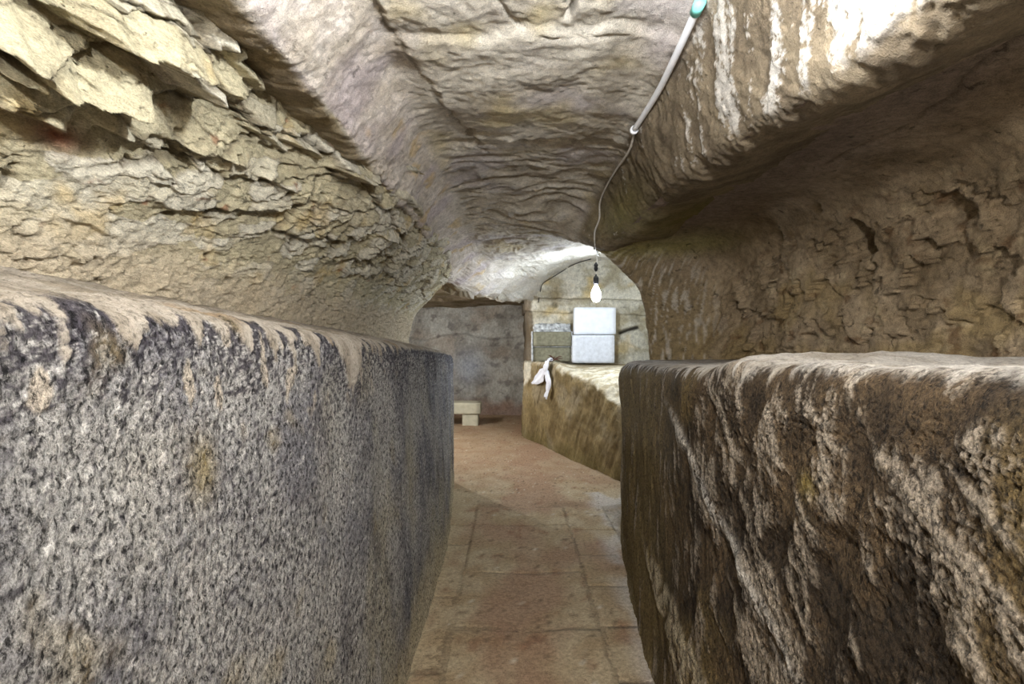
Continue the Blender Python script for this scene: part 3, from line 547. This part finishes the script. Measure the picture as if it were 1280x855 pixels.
# ------------------------------------------------------------------ dark side chamber on the left
def build_chamber():
    rows = []
    for x, y in [(-2.9, 5.5), (-2.95, 7.5), (-2.9, 9.8), (-2.5, 10.7), (-1.6, 10.85), (-0.7, 10.85), (0.1, 10.8), (0.6, 10.75)]:
        rows.append([(x, y, -0.1), (x, y, 0.25), (x, y, 0.7), (x, y, 1.2), (x, y, 1.6), (x, y, 2.0), (x, y, 2.3)])
    V = resample(rows, [6, 8, 16, 40, 50, 50, 20], [16, 26, 30, 30, 24, 10])
    X, Y, Z = V[..., 0], V[..., 1], V[..., 2]
    s = X + (10.8 - Y) * 0.6
    d = 0.07 * fbm(s * 1.2, Z * 1.6, 3, 3) + 0.02 * fbm(s * 7, Z * 7, 4, 5) + 0.10 * sstep(0.22, 0.0, Z)
    d = d + 0.06 * sstep(1.42, 1.36, Z + 0.12 * fbm(s * 1.5, Z * 0, 2, 7)) 
    g = mixc(lin('#aeaba2'), lin('#918c82'), sstep(-0.25, 0.3, fbm(s * 2.5, Z * 3, 4, 9)))
    g = mixc(g, lin('#9a8876'), 0.4 * sstep(0.05, 0.35, fbm(s * 2, Z * 2, 3, 11)))
    g = mixc(g, lin('#5e5754'), 0.6 * sstep(0.15, 0.4, fbm(s * 5, Z * 6, 4, 13)))
    g = mixc(g, lin('#9aa0ac'), 0.7 * blob(X, Z, -0.75, 0.85, 0.3, 0.3))
    g = mixc(g, lin('#7c5a48'), 0.7 * (1 - sstep(0.1, 0.35, Z + 0.15 * fbm(s * 3, Z * 3, 2, 15))))
    w = surface('wall_chamber', V, d, g, M_FAR, toward=(-0.8, 7.0, 1.2))
    rows = []
    for y in (5.45, 6.2, 7.2, 8.4, 9.6, 10.4, 11.1):
        k = np.interp(y, [5.45, 8.4, 10.4, 11.1], [0.0, 0.02, -0.03, -0.05])
        xr = float(np.interp(y, [5.45, 6.2, 7.2, 8.4, 9.2], [-0.80, -0.62, -0.30, 0.10, 0.4]))
        rows.append([(xr + (x - 0.4) * (xr + 3.2) / 3.6, y, z + k) for x, z in ((-3.2, 1.6), (-2.6, 1.9), (-1.6, 1.99), (-0.8, 2.0), (-0.2, 1.99), (0.15, 1.98), (0.4, 1.97))])
    V = resample(rows, [16, 24, 30, 30, 24, 12], [10, 20, 30, 34, 30, 16])
    X, Y, Z = V[..., 0], V[..., 1], V[..., 2]
    d = 0.04 * fbm(X * 1.4, Y * 1.4, 3, 21) + 0.02 * fbm(X * 6, Y * 6, 4, 23)
    f1, f2, cid, ox, oy = worley(X * 1.3 + 0.3 * fbm(X * 2, Y * 2, 2, 5), Y * 0.9, 25); d = d + 0.07 * (cid - 0.5)
    g = mixc(lin('#8a7c66'), lin('#66593f'), sstep(-0.25, 0.3, fbm(X * 3, Y * 3, 4, 27)))
    c = surface('ceiling_chamber', V, d, g, M_FAR, toward=(-0.8, None, 1.0))
    return w, c
wall_ch, ceil_ch = build_chamber()
tagp(wall_ch, 'greyish lilac rock wall closing the side chamber', kind='structure')
tagp(ceil_ch, 'low brown rock ceiling of the side chamber', kind='structure')

# closing wall behind the photographer
def build_rear():
    rows = [[(x, -2.45, z) for z in (-0.1, 0.6, 1.2, 1.8, 2.6)] for x in (-1.3, -0.4, 0.5, 1.3, 2.0)]
    V = resample(rows, [16] * 4, [16] * 4); X, Y, Z = V[..., 0], V[..., 1], V[..., 2]
    d = 0.05 * fbm(X * 3, Z * 3, 4, 3)
    g = mixc(lin('#a09682'), lin('#7f7461'), sstep(-0.3, 0.3, fbm(X * 4, Z * 4, 4, 5)))
    return surface('wall_rear', V, d, g, M_FAR, toward=(0, 0, 1.3))
tagp(build_rear(), 'rough rock wall across the passage behind the camera', kind='structure')

# ------------------------------------------------------------------ floor: packed dirt with worn paving slabs let into it
def floor_h(x, y):
    return 0.012 * fbm(x * 1.7, y * 1.3, 3, 401) + 0.006 * fbm(x * 13, y * 11, 4, 402, 0.6) - 0.010 * blob(x, y * 0, 0.06, 0, 0.16, 1) * (y < 6.5)

def floor_col(x, y):
    g = mixc(lin('#b0a084'), lin('#a08c6e'), sstep(-0.25, 0.3, fbm(x * 5, y * 4, 4, 411)))
    g = mixc(g, lin('#9a7d66'), 0.75 * sstep(-0.15, 0.35, fbm(x * 2.4, y * 1.5, 3, 413) + 0.55 * np.exp(-((x - 0.02 - 0.03 * y) / 0.24) ** 2) - 0.2))
    g = mixc(g, lin('#80563e'), 0.5 * blob(x + 0.05 * fbm(x * 6, y * 6, 2, 414), y, -0.06, 2.55, 0.07, 0.22) + 0.5 * sstep(0.2, 0.5, fbm(x * 9, y * 4, 4, 415)))
    g = mixc(g, lin('#9c7c62'), 0.5 * sstep(4.8, 6.5, y))
    g = mixc(g, lin('#c3c0bc'), 0.65 * sstep(0.45, 0.60, x - 0.05 * (y - 2.5)) * (y < 5.2) * sstep(-0.3, 0.2, fbm(x * 6, y * 3, 3, 417)))
    g = mixc(g, lin('#b0a083'), 0.6 * sstep(-0.33, -0.40, x) * (y < 5.2))
    g = mixc(g, lin('#c3baa8'), 0.8 * sstep(0.56, 0.62, fbm(x * 40, y * 40, 2, 419)))
    g = mixc(g, lin('#4f4030'), 0.6 * sstep(0.42, 0.55, fbm(x * 24, y * 30, 2, 421)))
    return g

def build_floor():
    ys = np.concatenate([np.linspace(-2.6, 1.8, 20, endpoint=False), np.geomspace(1.8, 11.2, 300)])
    xs = np.concatenate([np.linspace(-3.1, -0.7, 40, endpoint=False), np.linspace(-0.7, 1.2, 190, endpoint=False), np.linspace(1.2, 3.0, 20)])
    Y, X = np.meshgrid(ys, xs, indexing='ij'); V = np.stack([X, Y, 0 * X], -1)
    inpave = (Y > 1.6) & (Y < 5.0) & (X > -0.46) & (X < 0.66)
    d = floor_h(X, Y) - 0.0022 * (sstep(1.5, 1.7, Y) * (1 - sstep(4.75, 4.95, Y)))
    g = floor_col(X, Y)
    joint = sstep(1.5, 1.7, Y) * (1 - sstep(4.75, 4.95, Y))
    g = mixc(g, lin('#6b5d49'), 0.45 * joint * (0.2 + 0.8 * sstep(-0.2, 0.2, fbm(X * 4, Y * 4, 2, 3))))
    return surface('floor', V, d, g, M_FLOOR, direction=(0, 0, 1))
floor = tagp(build_floor(), 'dusty reddish brown stone floor of the passage', kind='structure')

def paving_slab(x0, x1, y0, y1, seed):
    rng = random.Random(seed); gap = 0.0012
    nx = max(6, int((x1 - x0) / 0.022)); ny = max(8, int((y1 - y0) / 0.03))
    u = np.linspace(0, 1, nx); v = np.linspace(0, 1, ny); Vv, U = np.meshgrid(v, u, indexing='ij')
    ox = [rng.uniform(-0.012, 0.012) for _ in range(4)]; oy = [rng.uniform(-0.010, 0.010) for _ in range(4)]
    def bil(a): return a[0] * (1 - U) * (1 - Vv) + a[1] * U * (1 - Vv) + a[2] * (1 - U) * Vv + a[3] * U * Vv
    X = x0 + gap + (x1 - x0 - 2 * gap) * U + bil(ox) * 0.3; Y = y0 + gap + (y1 - y0 - 2 * gap) * Vv + bil(oy) * 0.4
    X = X + 0.004 * fbm(X * 14, Y * 14, 2, 7) ; Y = Y + 0.004 * fbm(X * 14, Y * 14, 2, 8)
    edge = np.minimum(np.minimum(U * (x1 - x0), (1 - U) * (x1 - x0)), np.minimum(Vv * (y1 - y0), (1 - Vv) * (y1 - y0)))
    Z = floor_h(X, Y) + rng.uniform(-0.0012, 0.0008) - 0.0022 * (1 - sstep(0.0, 0.010, edge))
    tilt = rng.uniform(-0.003, 0.003); Z = Z + tilt * (U - 0.5)
    top = np.stack([X, Y, Z], -1)
    g = floor_col(X, Y) * rng.uniform(0.97, 1.03)
    g = mixc(g, lin('#6b5b47'), 0.2 * (1 - sstep(0.0, 0.006, edge)) * sstep(-0.1, 0.2, fbm(X * 5, Y * 5, 2, 77)))
    # ring of side faces
    idx = np.arange(nx * ny).reshape(ny, nx)
    ring = list(idx[0, :]) + list(idx[1:, -1]) + list(idx[-1, -2::-1]) + list(idx[-2:0:-1, 0])
    tv = top.reshape(-1, 3); low = tv[ring].copy(); low[:, 2] -= 0.02
    n0 = len(tv); m = len(ring)
    faces = grid_faces(ny, nx); side = np.array([[ring[i], ring[(i + 1) % m], n0 + (i + 1) % m, n0 + i] for i in range(m)])
    cols = np.concatenate([g.reshape(-1, 3), g.reshape(-1, 3)[ring] * 0.9]); cols = np.concatenate([np.clip(cols, .004, .95), np.ones((len(cols), 1))], 1)
    o = mesh_obj('paving_slab', np.concatenate([tv, low]), np.concatenate([faces, side]), M_FLOOR, floor, cols)
    return o
sd = 0
for (x0, x1, cuts) in [(-0.50, -0.275, [1.75, 2.36, 3.06, 3.86, 4.27, 4.80]), (-0.275, 0.405, [1.75, 2.08, 2.72, 3.40, 4.27, 4.74]), (0.405, 0.72, [1.75, 2.29, 2.75, 3.20, 3.66, 4.16, 4.74])]:
    for a, b in zip(cuts[:-1], cuts[1:]):
        paving_slab(x0, x1, a, b, sd); sd += 1

# ------------------------------------------------------------------ objects
def empty(name, loc):
    o = bpy.data.objects.new(name, None); o.empty_display_size = 0.05; o.location = loc; col.objects.link(o); return o

def lathe(name, prof, mat, parent, seg=24, axis_pt=(0, 0, 0)):
    vs, fs = [], []
    for r, z in prof:
        for k in range(seg):
            a = 2 * math.pi * k / seg; vs.append((axis_pt[0] + r * math.cos(a), axis_pt[1] + r * math.sin(a), axis_pt[2] + z))
    for i in range(len(prof) - 1):
        for k in range(seg):
            fs.append((i * seg + k, i * seg + (k + 1) % seg, (i + 1) * seg + (k + 1) % seg, (i + 1) * seg + k))
    fs.append(tuple(range(seg))[::-1]); fs.append(tuple((len(prof) - 1) * seg + k for k in range(seg)))
    return mesh_obj(name, vs, fs, mat, parent)

def tube(name, pts, r, mat, parent=None, seg=10, sub=8):
    A = np.array(pts, float)
    if len(A) > 2 and sub > 1: A = catmull_axis(A, [sub] * (len(A) - 1))
    T = np.gradient(A, axis=0); T /= np.linalg.norm(T, axis=1, keepdims=True) + 1e-12
    rr = np.interp(np.linspace(0, 1, len(A)), np.linspace(0, 1, len(np.atleast_1d(r))), np.atleast_1d(r)) if np.ndim(r) else np.full(len(A), r)
    ref = np.array([0.31, 0.2, 0.93]); vs = []
    for p, t, ra in zip(A, T, rr):
        n = np.cross(t, ref); n /= np.linalg.norm(n); b = np.cross(t, n)
        for k in range(seg):
            a = 2 * math.pi * k / seg; vs.append(p + ra * (math.cos(a) * n + math.sin(a) * b))
    fs = []
    for i in range(len(A) - 1):
        for k in range(seg): fs.append((i * seg + k, i * seg + (k + 1) % seg, (i + 1) * seg + (k + 1) % seg, (i + 1) * seg + k))
    fs.append(tuple(range(seg))[::-1]); fs.append(tuple((len(A) - 1) * seg + k for k in range(seg)))
    return mesh_obj(name, vs, fs, mat, parent)

def rough_block(name, size, mat, loc, rz=0.0, parent=None, chip=0.006, seed=0, n=9, bev=0.012):
    """A block: subdivided box with rounded, chipped edges. loc = centre of its base."""
    import bmesh
    bm = bmesh.new(); bmesh.ops.create_cube(bm, size=1.0)
    bmesh.ops.subdivide_edges(bm, edges=bm.edges[:], cuts=n, use_grid_fill=True)
    hs = np.array(size) / 2
    co = np.array([v.co[:] for v in bm.verts]) * 2                      # -1..1
    p = co * hs
    inner = np.clip(p, -(hs - bev), hs - bev); dv = p - inner; ln = np.linalg.norm(dv, axis=1, keepdims=True)
    p = np.where(ln > 1e-9, inner + dv / np.maximum(ln, 1e-9) * np.minimum(ln, bev), p)
    nz = fbm(p[:, 0] * 22 + seed * 3.1 + p[:, 2] * 9, p[:, 1] * 22 + p[:, 2] * 22, 3, 500 + seed)
    out = co / np.linalg.norm(co, axis=1, keepdims=True)
    p = p + out * (nz * chip)[:, None]
    p[:, 2] += hs[2]
    for v, c in zip(bm.verts, p): v.co = c
    me = bpy.data.meshes.new(name); bm.to_mesh(me); bm.free()
    me.polygons.foreach_set('use_smooth', np.full(len(me.polygons), True)); me.materials.append(mat)
    o = bpy.data.objects.new(name, me); col.objects.link(o); o.location = loc; o.rotation_euler = (0, 0, rz)
    if parent: o.parent = parent
    return o

M_WHITE = plain_material('white_painted_block', '#dfe3ea', 0.75, 0.06, 18, 0.25)
M_WHITE2 = plain_material('white_block_pitted', '#cfd3da', 0.8, 0.12, 26, 0.4)
M_GREYBLOCK = plain_material('grey_cement_block', '#7d7a66', 0.92, 0.25, 30, 0.6)
M_MORTAR = plain_material('pale_mortar', '#b4b6b6', 0.9, 0.55, 22, 0.9)
M_BENCH = plain_material('cream_bench_stone', '#b5b09a', 0.85, 0.12, 14, 0.3)
M_PLASTIC = plain_material('white_conduit_plastic', '#e6e9ef', 0.45, 0.05, 30, 0.05)
M_TEAL = plain_material('teal_plastic_cap', '#7fd8d0', 0.45, 0.05, 30, 0.05)
M_CORD = plain_material('pale_cord', '#cfccc6', 0.6, 0.15, 60, 0.1)
M_DARKCABLE = plain_material('dark_cable', '#2c2926', 0.6, 0.15, 60, 0.1)
M_BLACK = plain_material('black_bakelite', '#1b1b1d', 0.4, 0.1, 40, 0.05)
M_CLOTH = plain_material('white_plastic_bag', '#e6e8f0', 0.55, 0.06, 30, 0.3)
M_TWIG = plain_material('rusty_brown_twig', '#54382a', 0.85, 0.3, 60, 0.4)
M_BRASS = plain_material('brass_cap', '#8a8478', 0.4, 0.1, 40, 0.05, metallic=0.8)


def glow_material(name, c, strength):
    m = bpy.data.materials.new(name); m.use_nodes = True; nt = m.node_tree
    bs = nt.nodes['Principled BSDF']; bs.inputs['Base Color'].default_value = (0.9, 0.92, 0.95, 1)
    bs.inputs['Emission Color'].default_value = (*c, 1); bs.inputs['Emission Strength'].default_value = strength
    return m

from mathutils.bvhtree import BVHTree
from mathutils import Vector
def bvh_of(*obs):
    vs, fs, k = [], [], 0
    for o in obs:
        me = o.data; n = len(me.vertices); a = np.empty(n * 3, np.float32); me.vertices.foreach_get('co', a); vs.append(a.reshape(-1, 3))
        f = np.empty(len(me.polygons) * 4, np.int32); me.polygons.foreach_get('vertices', f); fs.append(f.reshape(-1, 4) + k); k += n
    return BVHTree.FromPolygons(np.concatenate(vs).tolist(), np.concatenate(fs).tolist())
def touch(bvh, px, py, off):
    """point where the ray of a pixel meets the rock, lifted off it"""
    dr = Vector(((px - 640) / F, 1.0, (427.5 - py) / F)).normalized()
    p, n, i, t = bvh.ray_cast(Vector((0, 0, EYE)), dr)
    if n.dot(dr) > 0: n = -n
    q = p + n * off
    return (q.x, q.y, q.z)
roof = bvh_of(ceiling, niche, wall_back, wall_ch, ceil_ch)

def light_bulb(loc, watts, c, label, cord_pts, k=1.0, connector=None):
    """bulb centre at loc; the lit glass itself is the lamp"""
    x, y, z = loc
    root = empty('hanging_light_bulb', loc)
    S = lambda pr: [(r * k, h * k) for r, h in pr]
    area = 0.0125 * k * k
    lathe('glass_bulb', S([(0.004, -0.062), (0.016, -0.058), (0.027, -0.045), (0.0325, -0.026), (0.033, -0.012), (0.029, 0.008), (0.021, 0.026), (0.0145, 0.040), (0.0135, 0.046)]), glow_material('lit_glass', c, watts / (math.pi * area)), root, 20)
    lathe('screw_cap', S([(0.0135, 0.044), (0.014, 0.050), (0.013, 0.053), (0.014, 0.057), (0.013, 0.060), (0.014, 0.064)]), M_BRASS, root, 20)
    lathe('lamp_holder', S([(0.017, 0.058), (0.019, 0.062), (0.019, 0.100), (0.015, 0.108), (0.007, 0.116), (0.005, 0.126)]), M_BLACK, root, 20)
    tube('cord', [(p[0] - x, p[1] - y, p[2] - z) for p in cord_pts], 0.005, M_CORD, root)
    if connector:
        h = connector - z
        lathe('connector', [(0.006, h - 0.045), (0.018, h - 0.03), (0.022, h - 0.012), (0.016, h + 0.005), (0.024, h + 0.02), (0.016, h + 0.034), (0.006, h + 0.05)], M_BLACK, root, 16)
    root['label'] = label; root['category'] = 'light bulb'
    return root

# cord pinned along the ceiling from the conduit to the bulb in view
fx, fy, fz = BULB_FAR
run = [touch(roof, px, py, 0.012) for px, py in [(797, 160), (790, 185), (773, 211), (758, 234), (752, 254), (751, 272), (745, 288), (744, 300)]]
hang_z = roof.ray_cast(Vector((fx + 0.02, fy, 1.9)), Vector((0, 0, 1)))[0].z - 0.004
run += [P(746, 316, 4.45), P(749, 319, 5.2), (fx - 0.01, fy - 0.25, hang_z - 0.03), (fx + 0.016, fy - 0.02, hang_z), (fx + 0.012, fy, hang_z - 0.08), (fx + 0.008, fy, fz + 0.27), (fx, fy, fz + 0.178)]
light_bulb(BULB_FAR, BULBS[0][1], BULBS[0][2], 'glowing white bulb hanging on a cord at the bend of the passage', run, 1.5, 2.06)
x, y, z = BULB_NEAR; h = roof.ray_cast(Vector((x, y, 1.9)), Vector((0, 0, 1)))[0].z
light_bulb(BULB_NEAR, BULBS[1][1], BULBS[1][2], 'glowing bulb close under the ceiling beside the conduit', [(x, y, z + 0.115), (x, y, z + 0.12 + 0.4 * max(0.01, h - z - 0.12)), (x, y, max(h + 0.01, z + 0.14))])
x, y, z = FILL_BULB_REAR; h = roof.ray_cast(Vector((x, y, 1.8)), Vector((0, 0, 1)))[0].z
light_bulb(FILL_BULB_REAR, BULBS[2][1], BULBS[2][2], 'added fill bulb hanging unseen in the passage behind the camera', [(x, y, z + 0.115), (x, y, z + 0.13), (x, y, h + 0.01)])

x, y, z = FILL_BULB_ROOM; h = roof.ray_cast(Vector((x, y, 1.75)), Vector((0, 0, 1)))[0].z
light_bulb(FILL_BULB_ROOM, BULBS[3][1], BULBS[3][2], 'added fill bulb hidden in the side chamber behind the left pier', [(x, y, z + 0.115), (x, y, z + 0.13), (x, y, h + 0.01)])

# white conduit along the crease of the ceiling
ca, cb = touch(roof, 876, 4, 0.020), touch(roof, 797, 160, 0.016)
cmid = [touch(roof, 876 + (797 - 876) * t, 4 + 156 * t, 0.018) for t in (0.33, 0.66)]
root = empty('conduit', ca)
rel = lambda p: (p[0] - ca[0], p[1] - ca[1], p[2] - ca[2])
tube('pipe', [rel(ca), rel(cmid[0]), rel(cmid[1]), rel(cb)], 0.0105, M_PLASTIC, root, 14)
dv = (np.array(ca) - np.array(cmid[0])); dv /= np.linalg.norm(dv)
tube('end_cap', [tuple(-0.012 * dv), tuple(0.035 * dv)], 0.0145, M_TEAL, root, 14, 1)
dv2 = (np.array(cb) - np.array(cmid[1])); dv2 /= np.linalg.norm(dv2)
tube('clip', [tuple(np.array(rel(cb)) - 0.01 * dv2), tuple(np.array(rel(cb)) + 0.014 * dv2)], 0.016, M_PLASTIC, root, 12, 1)
tagp(root, 'straight white plastic conduit with teal end along the ceiling', 'conduit')

# dark cable across the far ceiling
pts = [touch(roof, px, py, 0.010) for px, py in [(673, 378), (675, 362), (678, 354), (688, 348), (701, 340), (712, 333), (724, 327), (738, 323)]]
tagp(tube('electric_cable', pts, 0.006, M_DARKCABLE, None, 8, 4), 'thin dark cable pinned across the lit far ceiling', 'cable')

# white blocks on the far parapet
b1 = rough_block('stone_block', (0.53, 0.26, 0.36), M_WHITE2, (1.045, 7.75, 1.03), -0.06, chip=0.004, seed=1)
tagp(b1, 'white stone block standing on the ochre parapet, lower of two', 'block')
b2 = rough_block('stone_block', (0.525, 0.26, 0.345), M_WHITE, (1.065, 7.77, 1.398), -0.02, chip=0.003, seed=2)
tagp(b2, 'smooth bright white block stacked upon another white block', 'block')

# cement block infill beside them
inf = empty('wall_infill', (0.53, 8.0, 1.02)); tagp(inf, 'two courses of grey cement blocks with pale mortar', kind='structure')
rough_block('cement_block', (0.50, 0.22, 0.19), M_GREYBLOCK, (0.0, 0.02, 0.02), 0.0, inf, 0.006, 3)
rough_block('cement_block', (0.50, 0.22, 0.19), M_GREYBLOCK, (0.0, -0.02, 0.225), 0.02, inf, 0.006, 4)
rough_block('mortar_joint', (0.025, 0.20, 0.40), M_MORTAR, (0.262, 0.0, 0.02), 0.0, inf, 0.010, 5, bev=0.006)
rough_block('mortar_joint', (0.020, 0.20, 0.40), M_MORTAR, (-0.262, 0.0, 0.02), 0.0, inf, 0.010, 6, bev=0.006)
rough_block('mortar_joint', (0.50, 0.20, 0.014), M_MORTAR, (0.0, 0.01, 0.211), 0.0, inf, 0.004, 7, bev=0.004)
rough_block('mortar_cap', (0.48, 0.20, 0.12), M_MORTAR, (0.01, 0.08, 0.40), 0.0, inf, 0.045, 8, n=22, bev=0.03)

# stone bench in the side chamber
root = empty('stone_bench', (-1.05, 9.5, 0.0))
rough_block('seat_slab', (1.12, 0.42, 0.175), M_BENCH, (0, 0, 0.18), 0.0, root, 0.004, 9)
for lx in (-0.40, 0.40):
    rough_block('leg', (0.25, 0.36, 0.20), M_BENCH, (lx, 0.0, -0.015), 0.0, root, 0.005, 10)
tagp(root, 'low cream stone bench against the chamber wall', 'bench')

# white plastic strip knotted to a brown twig on the parapet edge
farb = bvh_of(wall_far)
kx, ky, kz = touch(farb, 688, 456, 0.05)
rim = farb.ray_cast(Vector((kx + 0.085, ky + 0.02, 1.6)), Vector((0, 0, -1)))[0]          # the twig lies on the parapet just behind the knot
root = empty('plastic_bag', (kx, ky, kz))
def ribbon(name, path, widths, seed):
    A = catmull_axis(np.array(path, float), [10] * (len(path) - 1)); n = len(A); m = 9
    w = np.interp(np.linspace(0, 1, n), np.linspace(0, 1, len(widths)), widths)
    U = np.linspace(-0.5, 0.5, m); vs = np.zeros((n, m, 3))
    T = np.gradient(A, axis=0); T /= np.linalg.norm(T, axis=1, keepdims=True); side = np.cross(T, [-0.955, -0.295, 0.0]); side /= np.linalg.norm(side, axis=1, keepdims=True)
    for i in range(n):
        for j, u in enumerate(U):
            fold = 0.012 * math.sin(u * 11 + seed + i * 0.12) + 0.008 * math.sin(u * 23 + i * 0.3)
            vs[i, j] = A[i] + side[i] * u * w[i] + np.array([-0.955, -0.295, 0]) * (fold + 0.012)
    back = vs + np.array([0.955, 0.295, 0]) * 0.004
    f = grid_faces(n, m); f2 = f[:, ::-1] + n * m
    ring = list(range(m)) + [i * m + m - 1 for i in range(1, n)] + [(n - 1) * m + j for j in range(m - 2, -1, -1)] + [i * m for i in range(n - 2, 0, -1)]
    sd = np.array([[ring[i], ring[(i + 1) % len(ring)], ring[(i + 1) % len(ring)] + n * m, ring[i] + n * m] for i in range(len(ring))])
    return mesh_obj(name, np.concatenate([vs.reshape(-1, 3), back.reshape(-1, 3)]), np.concatenate([f, f2, sd]), M_CLOTH, root)
W = lambda px, py: tuple(np.array(touch(farb, px, py, 0.05)) - np.array((kx, ky, kz)))
ribbon('knot', [(rim.x - kx - 0.01, rim.y - ky, rim.z - kz + 0.025), (rim.x - kx - 0.06, rim.y - ky - 0.015, rim.z - kz + 0.02), W(688, 457), W(687, 462), W(686, 468)], [0.05, 0.09, 0.11, 0.09, 0.13], 0.3)
ribbon('bag_tail', [W(687, 464), W(683, 469), W(677, 474), W(671, 479)], [0.10, 0.16, 0.13, 0.02], 1.1)
ribbon('bag_tail', [W(688, 464), W(690, 474), W(690, 486), W(688, 498)], [0.09, 0.09, 0.075, 0.08], 2.1)
tagp(root, 'knotted white plastic bag hanging over the edge of the ochre parapet', 'plastic bag')
tx, ty, tz = rim.x, rim.y, rim.z + 0.012
root = empty('dry_twig', (tx, ty, tz))
rg = random.Random(5)
for k in range(9):
    a = rg.uniform(-0.5, 3.6); l = rg.uniform(0.03, 0.09)
    tube('stem', [(-0.05, 0, -0.01), (-0.01 + rg.uniform(-.02, .02), 0.01, 0.015), (l * math.cos(a), -0.01, 0.02 + l * 0.6 * math.sin(a)), (1.4 * l * math.cos(a), -0.02, 0.015 + l * 0.7 * math.sin(a))], [0.009, 0.008, 0.006, 0.003], M_TWIG, root, 7, 5)
tagp(root, 'tangled rusty brown twig caught on the parapet above the bag', 'twig')
